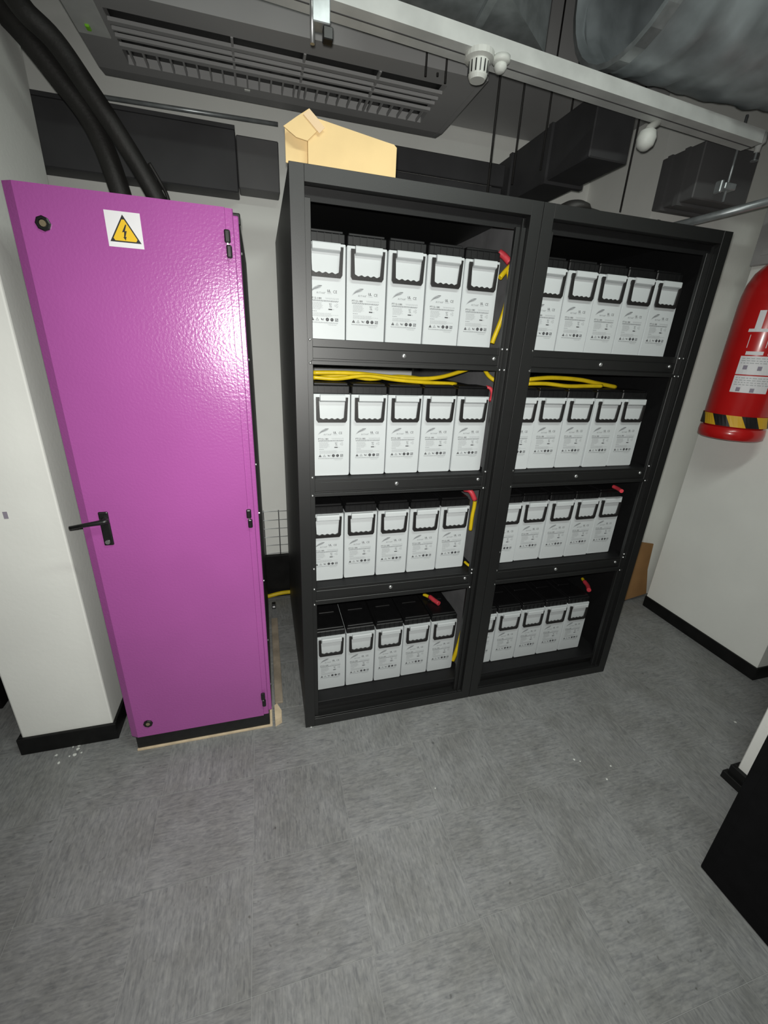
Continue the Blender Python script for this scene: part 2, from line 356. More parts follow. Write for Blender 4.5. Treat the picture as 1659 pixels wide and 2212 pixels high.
# ------------------------------------------------------------------ one battery, then forty
def make_battery():
    t = thing('battery', '', 'battery')
    h = BW / 2; dep = 0.545
    # body: rounded front outline extruded back
    pts = []
    rc = 0.006
    for cx, cz, a0 in ((h - rc, rc, -90), (h - 0.003, BH - 0.003, 0), (-h + 0.003, BH - 0.003, 90), (-h + rc, rc, 180)):
        r = rc if cz < 0.1 else 0.003
        for k in range(4):
            a = math.radians(a0 + 30 * k); pts.append(Vector((cx + r * math.cos(a), 0, cz + r * math.sin(a))))
    b = B(); b.prism(pts, (0, dep, 0))
    front = [e for e in b.bm.edges if all(abs(v.co.y) < 1e-6 for v in e.verts)]
    bmesh.ops.bevel(b.bm, geom=front, offset=0.002, segments=2, affect='EDGES')
    b.obj('body', 'battery_white', t)
    b = B(); b.box(-h + 0.001, h - 0.001, 0.004, dep - 0.002, BH, BH + 0.028, bev=0.003).box(-h + 0.006, h - 0.006, 0.012, 0.10, BH + 0.028, BH + 0.036, bev=0.002)
    b.box(-0.035, 0.035, 0.13, dep - 0.04, BH + 0.028, BH + 0.034, bev=0.002)
    lid = b.obj('lid', 'battery_black', t)
    b = B()
    for k in range(5): b.box(-0.044 + k * 0.022 - 0.001, -0.044 + k * 0.022 + 0.001, 0.0015, 0.006, BH + 0.004, BH + 0.026)
    b.obj('lid_rib', 'battery_black', lid)
    # overhanging white lip above the handle, with its sloping underside
    b = B(); x0, x1 = -h + 0.0245, -h + 0.109
    prof = [(0.001, BH - 0.001), (-0.013, BH - 0.001), (-0.015, BH - 0.004), (-0.015, BH - 0.019), (-0.013, BH - 0.021), (0.001, BH - 0.026)]
    b.prism([Vector((x0, y, z)) for y, z in prof], (x1 - x0, 0, 0)); b.obj('handle_lip', 'battery_white', t)
    # the U-shaped carrying handle with its wavy finger grip
    zt, zb = BH - 0.0095, BH - 0.0925
    out = [(-h + 0.0108, zt), (-h + 0.0112, zb + 0.008), (-h + 0.0165, zb), (h - 0.0165, zb), (h - 0.0112, zb + 0.008), (h - 0.0085, zt)]
    inn = [(h - 0.0172, zt), (h - 0.0218, zb + 0.0168)]
    n = 36; xa, xb = h - 0.0236, -h + 0.0250
    wave = [(xa + (xb - xa) * k / n, zb + 0.0122 + 0.0018 * math.cos(2 * math.pi * 4 * k / n)) for k in range(n + 1)]
    inn2 = [(-h + 0.0232, zb + 0.0168), (-h + 0.0195, zt - 0.012), (-h + 0.0225, zt - 0.010), (-h + 0.0225, zt)]
    # build as quads strips between outer and inner outlines
    b = B(); oy = -0.0105; th = 0.0065
    def strip(qa):
        b.prism([Vector((x, oy, z)) for x, z in qa], (0, th, 0))
    strip([out[0], out[1], (-h + 0.0232, zb + 0.0168), (-h + 0.0208, zt - 0.014), (-h + 0.0225, zt - 0.011), (-h + 0.0225, zt)])
    strip([out[5], (h - 0.0172, zt), (h - 0.0218, zb + 0.0168), out[4]])
    strip([out[1], out[2], out[3], out[4], (h - 0.0218, zb + 0.0168)] + wave + [(-h + 0.0232, zb + 0.0168)])
    for sx in (-1, 1): b.box(sx * (h - 0.0165) - 0.004, sx * (h - 0.0165) + 0.004, -0.005, 0.001, zt - 0.014, zt - 0.002)
    b.obj('handle', 'handle_black', t)
    # printed label, flat ink on the front
    b = B(); ky = -0.0004
    X = lambda x: (x - 105) / 795 * BW - BW / 2
    Z = lambda y: (1213 - y) / 6410
    fn = lambda x0, y0: (lambda x, y: Vector((X(x0) + x, ky, Z(y0) + y)))
    sc = BW / 795
    def bar(x0, x1, y0, y1, mi): b.poly([(X(x0), ky, Z(y1)), (X(x1), ky, Z(y1)), (X(x1), ky, Z(y0)), (X(x0), ky, Z(y0))], mi)
    def micro(x0, x1, y, hgt, mi, rr):
        x = x0
        while x < x1 - 6:
            wd = rr.uniform(14, 46); bar(x, min(x + wd, x1), y, y + hgt, mi); x += wd + 7
    rr = random.Random(3)
    # feather emblem: five sweeping blades
    def blade(pts, mi):
        n = len(pts)
        top = [(X(x), ky, Z(y)) for x, y, wd in pts]; bot = [(X(x + wd * 0.5), ky, Z(y + wd)) for x, y, wd in pts]
        for i in range(n - 1): b.poly([top[i], top[i + 1], bot[i + 1], bot[i]], mi)
    blade([(205, 285, 1), (222, 245, 8), (250, 205, 12), (290, 170, 13), (330, 148, 12), (375, 135, 9), (435, 130, 4)], 2)
    blade([(225, 262, 2), (250, 226, 9), (285, 192, 12), (325, 168, 13), (370, 152, 12), (438, 142, 5)], 1)
    blade([(250, 243, 2), (285, 210, 9), (325, 187, 12), (365, 172, 12), (425, 160, 5)], 1)
    blade([(300, 217, 2), (335, 200, 9), (370, 188, 9), (410, 176, 4)], 2)
    blade([(350, 142, 6), (385, 138, 8), (440, 136, 6)], 0)
    put_text(b, 'RITAR', 46 / 6410, fn(330, 283), 1, width=165 * sc, shear=0.2)
    bar(498, 510, 250, 258, 1)
    put_text(b, 'UL', 62 / 6410, fn(543, 245), 0, width=68 * sc, bold=0.0003)
    bar(540, 622, 258, 264, 2); bar(545, 636, 270, 276, 2)
    put_text(b, 'CE', 74 / 6410, fn(658, 258), 0, width=78 * sc)
    put_text(b, 'FT12-180', 46 / 6410, fn(210, 380), 0, width=222 * sc, bold=0.0001)
    micro(505, 770, 347, 9, 2, rr); micro(515, 770, 363, 9, 2, rr)
    micro(215, 768, 395, 11, 1, rr); micro(215, 760, 411, 8, 1, rr)
    for k, y in enumerate(range(436, 575, 14)): micro(236, [440, 425, 432, 445, 470, 455, 430, 470, 420, 400][k % 10], y, 8, 2, rr)
    # wheelie bin
    bar(578, 632, 447, 455, 1); bar(586, 590, 455, 515, 1); bar(620, 624, 455, 515, 1); bar(590, 620, 508, 515, 1); bar(600, 610, 462, 500, 2)
    b.poly([(X(575), ky - 1e-5, Z(447)), (X(581), ky - 1e-5, Z(445)), (X(636), ky - 1e-5, Z(515)), (X(630), ky - 1e-5, Z(518))], 1)
    bar(566, 640, 545, 567, 0); bar(648, 680, 550, 562, 2)
    # recycling ring
    for k in range(3):
        a0 = k * 2.094 + 0.2; P = []
        for q in range(6):
            a = a0 + q * 0.3; P.append((727 + 38 * math.cos(a), 480 + 38 * math.sin(a)))
        for q in range(5, -1, -1):
            a = a0 + q * 0.3; P.append((727 + 24 * math.cos(a), 480 + 24 * math.sin(a)))
        b.poly([(X(x), ky, Z(y)) for x, y in P], 2)
    bar(716, 740, 470, 492, 2)
    micro(235, 335, 596, 9, 1, rr)
    for y, xe in ((628, 620), (643, 625), (658, 630), (673, 640), (686, 600)): micro(240, xe, y, 8, 2, rr)
    micro(635, 762, 655, 8, 2, rr)
    # row of six safety symbols
    yc = 745; tri = lambda cx, r: [(cx - r, yc + r * .8), (cx + r, yc + r * .8), (cx, yc - r * .9)]
    circ = lambda cx, r, cy=yc, n=18: [(cx + r * math.cos(2 * math.pi * k / n), cy + r * math.sin(2 * math.pi * k / n)) for k in range(n)]
    pp = lambda P, mi, d=0.0: b.poly([(X(x), ky - d, Z(y)) for x, y in P], mi)
    pp(tri(252, 34), 0); pp([(249, 735), (255, 735), (254, 757), (250, 757)], 2, 2e-5)
    pp(tri(345, 34), 1); pp([(345 - 20, yc + 20), (345 + 20, yc + 20), (345, yc - 18)], 3, 2e-5); pp([(338, 755), (352, 755), (345, 738)], 1, 4e-5)
    pp([(418, 722), (440, 735), (452, 755), (440, 765), (424, 752)], 0); pp([(455, 740), (478, 722), (470, 762), (455, 770)], 1)
    pp(circ(545, 34), 0); pp([(530, 756), (558, 728), (562, 732), (534, 760)], 1, 2e-5)
    pp(circ(637, 33), 0); pp([(625, 728), (634, 728), (634, 748), (625, 748)], 1, 2e-5)
    bar(698, 762, 715, 775, 1); pp(circ(730, 20), 2, 2e-5); pp([(708, 765), (750, 722), (755, 727), (713, 770)], 0, 4e-5)
    micro(210, 756, 799, 8, 1, rr); micro(215, 750, 812, 7, 2, rr); micro(555, 735, 832, 8, 2, rr); micro(575, 725, 846, 7, 2, rr)
    lab = b.obj('printed_label', ['ink_dark', 'ink_mid', 'ink_light', 'battery_white'], t)
    return t
proto = make_battery()
ORD = ['first', 'second', 'third', 'fourth', 'fifth']
SH = ['top shelf', 'second shelf down', 'third shelf down', 'bottom shelf']
FIRST = {0: [0.042, 0.059, 0.044, 0.060], 1: [0.838, 0.798, 0.822, 0.796]}
used = False
rb = random.Random(11)
for rk in (0, 1):
    for row in range(4):
        for k in range(5):
            o = copy_tree(proto) if used else proto; used = True
            x = FIRST[rk][row] + 0.132 * k + BW / 2
            if rk == 1 and row in (1, 3): x += 0.0
            o.location = (x, ROWY[row] + rb.uniform(-0.003, 0.003), ROWZ[row] + 0.0012)
            o.rotation_euler.z = rb.uniform(-0.003, 0.003)
            if rk == 0:
                o['label'] = f'white battery, {ORD[k]} from the purple cabinet, {SH[row]} of rack beside it'
            else:
                o['label'] = f'white battery, {ORD[k]} from the other rack, {SH[row]} of rack near extinguisher'
            o['category'] = 'battery'; o['group'] = 'white batteries on the rack shelves'

# ------------------------------------------------------------------ yellow cables in the racks
def cable(name, pts, r, label, mats='yellow_cable', group=None, sleeve=None, steps=6, cat='cable', sides=10, crumple=0.0):
    tb_ = B().tube(pts, r, sides, smoothsteps=steps)
    if crumple:
        tb_.bm.normal_update()
        for v_ in tb_.bm.verts:
            q_ = v_.co
            v_.co = q_ + v_.normal * crumple * (noise.noise(Vector((q_.x * 14, q_.y * 5, q_.z * 5))) + 0.7 * noise.noise(Vector((q_.x * 34, q_.y * 9, q_.z * 9 + 3))) - 0.5)
    o = tb_.obj(name, mats)
    tag(o, label, cat, group)
    if sleeve: B().tube(sleeve, r * 1.35, 10, smoothsteps=4).obj('sleeve', 'red_sleeve', o)
    return o
GY = 'yellow battery cables'
A = atY
TOP = lambda row: ROWZ[row] + 0.0012 + BH + 0.036 + 0.009      # height of a cable lying on the battery lids
L = lambda u, v, row: atZ(u, v, TOP(row))
cable('battery_cable', [A(676, 805, .13), A(760, 806, .13), A(840, 814, .13), A(900, 818, .14), A(950, 815, .15), A(1000, 801, .17), A(1022, 793, .19)], 0.0075,
      'yellow cable arching over batteries on second shelf, uppermost of its bundle', group=GY)
cable('battery_cable', [A(676, 815, .115), A(730, 818, .11), A(790, 812, .115), A(860, 821, .115), A(920, 826, .115), A(985, 829, .14)], 0.0068,
      'yellow cable weaving over batteries on second shelf, lowest of its bundle', group=GY)
cable('battery_cable', [A(676, 817, .15), A(740, 811, .15), A(800, 819, .15), A(860, 813, .165), A(930, 820, .17)], 0.0065,
      'yellow cable lying in the middle of the second-shelf bundle', group=GY)
cable('battery_cable', [A(1046, 797, .14), A(1056, 812, .11), A(1070, 822, .09), A(1084, 824, .075)], 0.0075,
      'short yellow cable stub hanging at the second-shelf corner by rack post', group=GY)
cable('battery_cable', [A(1102, 575, .10), A(1090, 588, .095), A(1080, 600, .09)], 0.0085, 'short yellow lead with red boot on the top shelf', group=GY,
      sleeve=[A(1078, 545, .13), A(1089, 553, .12), A(1101, 567, .105)])
cable('battery_cable', [A(1098, 582, .095), A(1101, 610, .095), A(1095, 650, .095), A(1083, 690, .10), A(1068, 728, .105), A(1063, 742, .105)], 0.0085,
      'yellow cable hanging beside the last battery on the top shelf', group=GY)
cable('battery_cable', [A(1026, 1083, .10), A(1024, 1096, .10), A(1020, 1115, .10), A(1016, 1145, .10)], 0.008,
      'yellow cable with red boot beside batteries on third shelf', group=GY, sleeve=[L(1003, 1060, 2) + Vector((0, 0, .006)), L(1016, 1064, 2) + Vector((0, 0, .006)), A(1026, 1080, .105)])
cable('battery_cable', [atZ(1004, 1214, .688), atZ(1011, 1220, .688), atZ(1021, 1226, .688)], 0.006, 'thin yellow cable end lying on the third shelf', group=GY)
cable('battery_cable', [L(915, 1284, 3), L(926, 1289, 3), L(936, 1297, 3)], 0.008,
      'yellow cable with red sleeve on battery lids of the bottom shelf', group=GY, sleeve=[L(928, 1290, 3) + Vector((0, 0, .003)), L(938, 1298, 3) + Vector((0, 0, .003)), L(948, 1305, 3) + Vector((0, 0, .003))])
cable('battery_cable', [A(1003, 1346, .085), A(998, 1364, .09), A(991, 1390, .095), A(983, 1414, .10), A(978, 1426, .105)], 0.010,
      'thick yellow cable curving down beside the bottom-shelf batteries', group=GY)
cable('battery_cable', [A(1050, 836, .12), A(1060, 840, .11), A(1063, 852, .10), A(1059, 866, .09)], 0.007, 'red booted lead at the second-shelf corner beside the rack post', mats='red_sleeve', group=GY)
cable('battery_cable', [A(1140, 820, .13), A(1190, 816, .13), A(1250, 820, .135), A(1290, 828, .14), A(1330, 836, .15)], 0.0085,
      'upper yellow cable over second-shelf batteries of rack near extinguisher', group=GY)
cable('battery_cable', [A(1140, 829, .11), A(1180, 829, .11), A(1225, 834, .11), A(1265, 834, .115), A(1300, 834, .12)], 0.0075,
      'lower yellow cable over second-shelf batteries of rack near extinguisher', group=GY)
cable('battery_cable', [L(1325, 1051, 2), L(1334, 1055, 2), L(1343, 1061, 2)], 0.0085, 'red cable boot above third-shelf batteries of rack near extinguisher', mats='red_sleeve', group=GY)
cable('battery_cable', [L(1258, 1250, 3), L(1262, 1256, 3), L(1266, 1262, 3)], 0.008, 'yellow cable with red sleeve over bottom-shelf batteries near extinguisher', group=GY,
      sleeve=[L(1262, 1257, 3) + Vector((0, 0, .003)), L(1269, 1266, 3) + Vector((0, 0, .003)), L(1272, 1276, 3) + Vector((0, 0, .003))])

# ================================================================== PURPLE CABINET
cx0, cx1, cyf, ch = -0.674, -0.136, 0.035, 1.886
t = thing('electrical_cabinet', 'tall purple metal electrical cabinet with warning sticker and black lever handle', 'cabinet', (0, 0, 0))
B().box(cx0 + 0.012, cx1, cyf + 0.035, 0.866, 0.08, ch - 0.006, bev=0.002).obj('body', 'cab_side', t)
B().box(cx0 + 0.004, cx1 - 0.001, cyf + 0.016, cyf + 0.036, 0.086, ch - 0.012, bev=0.002).obj('front_frame', 'purple', t)
B().box(cx0 + 0.012, cx1 - 0.012, cyf + 0.010, 0.85, 0.010, 0.082, bev=0.002).obj('plinth', 'black_plastic', t)
# door with folded bevelled edge on the lock side and a stepped hinge side
b = B()
y0, y1 = cyf - 0.004, cyf + 0.016
prof = [(cx0, y1), (cx0 + 0.001, cyf + 0.010), (cx0 + 0.026, y0), (-0.171, y0), (-0.170, y0 + 0.006), (-0.152, y0 + 0.006), (-0.150, y0 + 0.009), (-0.150, y1)]
b.prism([Vector((x, y, 0.082)) for x, y in prof], (0, 0, ch - 0.082))
door = b.obj('door', 'purple', t)
def rlock(x, z):
    o = B().lathe([(0.017, 0), (0.017, -0.004), (0.014, -0.006), (0.0095, -0.006), (0.0085, -0.002)], n=8, axis='Y').obj('quarter_turn_lock', 'black_plastic', door, (x, y0, z))
    B().lathe([(0.0075, -0.002), (0.0075, -0.0052)], n=12, axis='Y').obj('lock_insert', 'brass', o)
rlock(-0.599, 1.803); rlock(-0.603, 0.146)
for z in (1.800, 0.986, 0.172):
    h = B().box(-0.176, -0.160, y0 - 0.012, y0 + 0.002, z + 0.002, z + 0.034, bev=0.004, seg=2).obj('hinge', 'black_plastic', t)
    B().box(-0.173, -0.158, y0 - 0.011, y0 + 0.002, z - 0.034, z - 0.002, bev=0.004, seg=2).obj('hinge_knuckle', 'black_plastic', h)
    B().box(-0.170, -0.166, y0 - 0.009, y0, z - 0.0025, z + 0.0025).obj('hinge_pin', 'zinc', h)
hd = B().box(-0.617, -0.589, y0 - 0.008, y0, 0.921, 1.037, bev=0.004, seg=2).obj('handle_plate', 'black_plastic', door)
B().tube([(-0.585, y0 - 0.020, 1.012), (-0.600, y0 - 0.024, 1.010), (-0.650, y0 - 0.026, 1.004), (-0.692, y0 - 0.026, 0.997)], [0.008, 0.0085, 0.0065, 0.0065], 10).obj('lever', 'black_plastic', hd)
B().lathe([(0.010, 0), (0.010, -0.024)], n=14, axis='Y', c=(-0.603, y0 - 0.004, 1.010)).obj('lever_spindle', 'black_plastic', hd)
B().lathe([(0.007, 0), (0.007, -0.003), (0.003, -0.003)], n=12, axis='Y', c=(-0.605, y0 - 0.008, 0.934)).obj('key_lock', 'zinc', hd)
# warning sticker
sx0, sx1, sz0, sz1 = -0.461, -0.379, 1.768, 1.848
st = B().box(sx0, sx1, y0 - 0.0008, y0, sz0, sz1).obj('warning_sticker', 'paper', door)
b = B(); cxs = (sx0 + sx1) / 2; yy = y0 - 0.0012
def tri3(r0, y, mi):
    zc = sz0 + 0.032
    b.poly([(cxs - r0 * 0.98, y, zc - r0 * 0.55), (cxs + r0 * 0.98, y, zc - r0 * 0.55), (cxs, y, zc + r0 * 1.12)], mi)
tri3(0.037, yy, 0); tri3(0.0315, yy - 0.0002, 1)
for (ax, az) in ((-0.0335, -0.0185), (0.0335, -0.0185)):
    s_ = 1 if ax > 0 else -1
    b.poly([(cxs + ax, yy - 0.0004, sz0 + 0.032 + az), (cxs + ax - s_ * 0.010, yy - 0.0004, sz0 + 0.032 + az), (cxs + ax - s_ * 0.0048, yy - 0.0004, sz0 + 0.032 + az + 0.008)], 0)
b.poly([(cxs - 0.005, yy - 0.0004, sz0 + 0.0625), (cxs + 0.005, yy - 0.0004, sz0 + 0.0625), (cxs, yy - 0.0004, sz0 + 0.073)], 0)
zc = sz0 + 0.032   # lightning bolt
bolt_pts = [(0.004, 0.020), (-0.006, 0.002), (-0.001, 0.003), (-0.003, -0.009), (-0.0055, -0.008), (0.000, -0.016), (0.003, -0.007), (0.0005, -0.008), (0.0055, 0.006), (0.001, 0.005), (0.0065, 0.0195)]
b.poly([(cxs + x, yy - 0.0004, zc + z) for x, z in bolt_pts], 0)
b.obj('warning_symbol', ['hazard_black', 'sticker_yellow'], st)
for z in (1.79, 1.50, 1.16, 0.98, 0.70, 0.42, 0.19):
    B().lathe([(0.004, 0), (0.004, 0.002), (0.002, 0.004)], n=8, axis='X', c=(cx1, cyf + 0.055, z)).obj('side_screw', 'zinc', t)
B().box(cx0 + 0.02, cx1 + 0.004, cyf + 0.03, cyf + 0.045, ch - 0.03, ch - 0.002, bev=0.002).obj('top_edge_strip', 'black_plastic', t)
tag(B().box(-0.664, -0.138, 0.040, 0.80, 0.0005, 0.0095, bev=0.001).obj('plywood_board', 'wood'), 'pale plywood board lying under the purple cabinet', 'board')
b = B(); b.prism([Vector((-0.126, 0.035, 0.001)), Vector((-0.098, 0.050, 0.001)), Vector((-0.097, 0.085, 0.001)), Vector((-0.115, 0.13, 0.001)), Vector((-0.127, 0.12, 0.001))], (0, 0.004, 0.032))
tag(b.obj('wood_wedge', 'wood'), 'small splintered pale wood wedge beside the cabinet foot', 'wood scrap')
b = B(); b.box(-0.124, -0.088, 0.16, 0.82, 0.0005, 0.012, bev=0.002)
tag(b.obj('timber_strip', 'wood_grey'), 'dusty brown timber strip on floor between cabinet and rack', 'timber')

# thick black cables dropping into the cabinet
GB = 'thick black supply cables above the purple cabinet'
cable('supply_cable', [A(10, -40, .40), A(55, 25, .40), A(120, 90, .42), A(190, 190, .44), A(250, 280, .46), (A(300, 360, .48)), A(345, 440, .5)], 0.030,
      'thick black supply cable bending down onto the cabinet top, outermost one', 'black_rubber', GB)
cable('supply_cable', [A(5, 20, .50), A(60, 80, .50), A(130, 170, .52), A(190, 250, .54), A(230, 330, .55), A(268, 440, .56)], 0.034,
      'thick black supply cable dropping onto the cabinet, inner one beside pillar', 'black_rubber', GB)
cable('supply_cable', [A(322, 352, .545), A(347, 395, .56), A(364, 432, .58), Vector((-0.37, 0.58, 1.886))], 0.006, 'thin black wire beside the supply cables on the cabinet top', 'black_rubber', GB)

# ================================================================== things on and behind the racks
bx = thing('cardboard_box', 'open cardboard box with a torn taped flap on top of rack', 'box', (0.052, 0.006, 2.001))
b = B(); hL, hR, wd, dp = 0.099, 0.074, 0.243, 0.34
b.prism([Vector((0, 0, 0)), Vector((wd, 0, 0)), Vector((wd, 0, hR - 0.006)), Vector((wd - 0.008, 0, hR)), Vector((wd - 0.035, 0, hR + 0.003)), Vector((0.03, 0, hL)), Vector((0, 0, hL - 0.004))], (0, 0.004, 0))
b.obj('front_panel', 'cardboard', bx)
B().box(0, 0.004, 0.004, dp, 0, hL - 0.004).obj('side_panel', 'cardboard', bx)
B().box(wd - 0.004, wd, 0.004, dp, 0, hR - 0.006).obj('side_panel', 'cardboard', bx)
B().box(0.004, wd - 0.004, dp - 0.004, dp, 0, 0.085).obj('back_panel', 'cardboard', bx)
B().box(0.004, wd - 0.004, 0.004, dp - 0.004, 0, 0.004).obj('bottom_panel', 'cardboard', bx)
o0 = Vector(bx.location)
q = [A(p[0], p[1], 0.0) - o0 for p in ((612, 272), (640, 252), (668, 234), (700, 272), (690, 278), (664, 304), (640, 296))]
fl_ = B(); fl_.prism(q, (0, 0.004, 0)); flap = fl_.obj('flap', 'cardboard', bx)
q = [A(p[0], p[1], -0.003) - o0 for p in ((655, 246), (669, 235), (702, 276), (690, 288))]
fl_ = B(); fl_.prism(q, (0, 0.0012, 0)); fl_.obj('tape', 'tape', flap)
q = [A(p[0], p[1], 0.024) - o0 for p in ((615, 274), (664, 290), (668, 340), (668, 344), (617, 336))]
for k_ in (2, 3, 4): q[k_].z = 0.0015
fl_ = B(); fl_.prism(q, (0, 0.004, 0)); fl_.obj('side_flap', 'cardboard', bx)

b = B(); b.lathe([(0.05, 0), (0.056, 0.008), (0.05, 0.02), (0.03, 0.03)], n=20); b.tube([(0.05, 0, 0.012), (0.11, 0.02, 0.014), (0.16, 0.05, 0.012)], 0.012, 8)
o = b.obj('rubber_grommet', 'black_rubber', None, (0.93, 0.06, 2.0), smooth=True); tag(o, 'black rubber cable boot lying on top of the rack near extinguisher', 'cable boot')

# wire mesh leaning on the back wall between cabinet and rack
wm = thing('wire_mesh_panel', 'thin wire mesh panel leaning on wall between cabinet and rack', 'wire mesh', (0, 0, 0))
for x in (-0.30, -0.22, -0.135, -0.045, 0.045):
    B().tube([(x, 1.088, 0.302), (x, 1.094, 0.60)], 0.0035, 6).obj('upright_wire', 'grey_duct', wm)
for k in range(6):
    z = 0.31 + 0.057 * k
    B().tube([(-0.34, 1.089, z), (0.08, 1.089, z)], 0.0022, 6).obj('cross_wire', 'galvanised', wm)
cable('floor_cable', [(-0.30, 1.0, 0.03), (-0.14, 1.03, 0.035), (-0.06, 1.045, 0.04), (0.02, 1.055, 0.035), (0.16, 1.06, 0.02)], 0.013, 'yellow cable crossing the floor behind the cabinet and rack')
o = B().box(-0.116, -0.094, 0.93, 0.96, 0.001, 0.035, bev=0.002).box(-0.112, -0.098, 0.928, 0.932, 0.012, 0.024, mi=1).obj('cable_connector', ['black_plastic', 'paper'])
tag(o, 'small black connector with white tag standing on floor behind cabinet', 'connector')

# black cabinets at both edges of view
def black_box(name, label, x0, x1, y0, y1, h):
    q = thing(name, label, 'cabinet', ((x0 + x1) / 2, (y0 + y1) / 2, 0))
    ox, oy = (x0 + x1) / 2, (y0 + y1) / 2
    B().box(x0 - ox, x1 - ox, y0 - oy, y1 - oy, 0.0, h, bev=0.004).obj('body', 'matt_black', q)
    for s in (-1, 1):
        B().box(x0 - ox - 0.002 if s < 0 else x1 - ox, x0 - ox if s < 0 else x1 - ox + 0.002, y0 - oy + 0.03, y1 - oy - 0.03, 0.06, h - 0.04, bev=0.0008).obj('side_panel', 'matt_black', q)
    B().box(x0 - ox + 0.02, x1 - ox - 0.02, y1 - oy, y1 - oy + 0.004, 0.05, h - 0.03, bev=0.001).obj('end_panel', 'matt_black', q)
    return q
black_box('equipment_cabinet', 'matt black equipment cabinet standing in front of the white wall end', 1.209, 1.60, -2.2, -0.842, 1.25)
black_box('equipment_cabinet', 'matt black equipment cabinet standing behind the white pillar', -1.95, -1.277, 0.40, 1.0, 1.9)

# cardboard sheet leaning behind the rack by the right wall
b = B(); P = [A(1340, 1165, .56), A(1412, 1175, .56), A(1399, 1230, .55), A(1396, 1282, .54), A(1330, 1290, .53)]
P[3].z = max(P[3].z, 0.005); P[4].z = 0.005
b.prism(P, (0, 0.006, 0)); tag(b.obj('cardboard_sheet', 'cardboard_brown'), 'brown cardboard sheet leaning on the wall behind the rack', 'cardboard')

# ================================================================== FIRE EXTINGUISHER
ex = thing('fire_extinguisher', 'large red fire suppression cylinder with hazard tape band on white wall', 'extinguisher', (2.175, 0.20, 1.21))
R_ = 0.133
body = B().lathe([(R_ * .97, 0.075), (R_, 0.085), (R_, 0.60), (R_ * .985, 0.64), (R_ * .93, 0.69), (R_ * .80, 0.735), (R_ * .58, 0.77), (R_ * .33, 0.79), (R_ * .2, 0.80)], n=48).obj('body', 'ext_red', ex, smooth=True)
B().lathe([(R_ * .93, 0.0), (R_ * 1.01, 0.006), (R_ * 1.02, 0.03), (R_ * 1.0, 0.055), (R_ * .93, 0.06), (R_ * .93, 0.076)], n=48).obj('base_ring', 'ext_red', ex, smooth=True)
def cyl_patch(bb, a0, a1, z0, z1, rad, mi=0, n=10, sh=0.0):
    for i in range(n):
        p, q2 = a0 + (a1 - a0) * i / n, a0 + (a1 - a0) * (i + 1) / n
        bb.poly([(rad * math.cos(p), rad * math.sin(p), z0), (rad * math.cos(q2), rad * math.sin(q2), z0), (rad * math.cos(q2 + sh), rad * math.sin(q2 + sh), z1), (rad * math.cos(p + sh), rad * math.sin(p + sh), z1)], mi)
b = B(); nst = 14
for i in range(nst):
    a = 2 * math.pi * i / nst + 0.1; cyl_patch(b, a, a + 2 * math.pi / nst, 0.066, 0.118, R_ + 0.0032, i % 2, 4, -0.22)
b.obj('hazard_tape', ['hazard_yellow', 'hazard_black'], ex)
to_cam = math.atan2(-1.382 - 0.20, -0.10 - 2.175)
# white label sheets
b = B(); c0 = to_cam - 0.42; r1 = R_ + 0.0010
cyl_patch(b, c0, c0 + 1.05, 0.225, 0.30, r1); cyl_patch(b, c0, c0 + 1.05, 0.305, 0.385, r1); cyl_patch(b, c0 + .1, c0 + .58, 0.39, 0.405, r1); cyl_patch(b, c0 + .7, c0 + 1.05, 0.39, 0.408, r1)
lab = b.obj('instruction_label', 'paper', ex)
b = B()
for (aa, zz) in ((0.16, 0.335), (0.56, 0.332), (0.16, 0.238), (0.55, 0.236)):
    cyl_patch(b, c0 + aa, c0 + aa + 0.12, zz - 0.008, zz + 0.010, R_ + 0.0016, 0, 3)
rr = random.Random(5)
for zz in (0.375, 0.365, 0.355, 0.29, 0.28, 0.27, 0.26):
    a = c0 + 0.06
    while a < c0 + 0.95:
        d = rr.uniform(0.04, 0.12); cyl_patch(b, a, a + d, zz - 0.0015, zz + 0.0015, R_ + 0.0016, 1, 2); a += d + 0.03
b.obj('label_print', ['marks', 'ink_light'], lab)
b = B()      # upper white lettering panel and straps of clear tape
cyl_patch(b, to_cam - .30, to_cam - .12, 0.50, 0.575, r1); cyl_patch(b, to_cam + .10, to_cam + .60, 0.50, 0.555, r1)
cyl_patch(b, to_cam - .45, to_cam + .85, 0.487, 0.500, r1, 0, 12)
for a in (-.35, .02, .16, .26, .36): cyl_patch(b, to_cam + a, to_cam + a + .02, 0.42, 0.475, r1, 0, 2)
b.obj('white_lettering_panel', 'paper', ex)
B().box(0.09, 0.155, -0.05, 0.05, 0.05, 0.09, bev=0.003).box(0.132, 0.153, -0.05, 0.05, 0.05, 0.55, bev=0.003).obj('wall_bracket', 'ext_red', ex)
B().lathe([(0.028, 0.798), (0.028, 0.83), (0.02, 0.84), (0.02, 0.87)], n=20).obj('valve', 'brass', ex)

# grey control box on the wall above the extinguisher
cb = thing('wall_panel', 'plain grey metal panel on the wall above the extinguisher', 'panel', (2.33, 0.2, 2.02))
B().box(-0.028, 0, -0.30, 0.27, 0, 0.42, bev=0.004).obj('cover', 'ac_grey', cb)
B().box(-0.030, -0.027, -0.26, 0.23, 0.04, 0.38, bev=0.001).obj('face', 'ac_grey', cb)

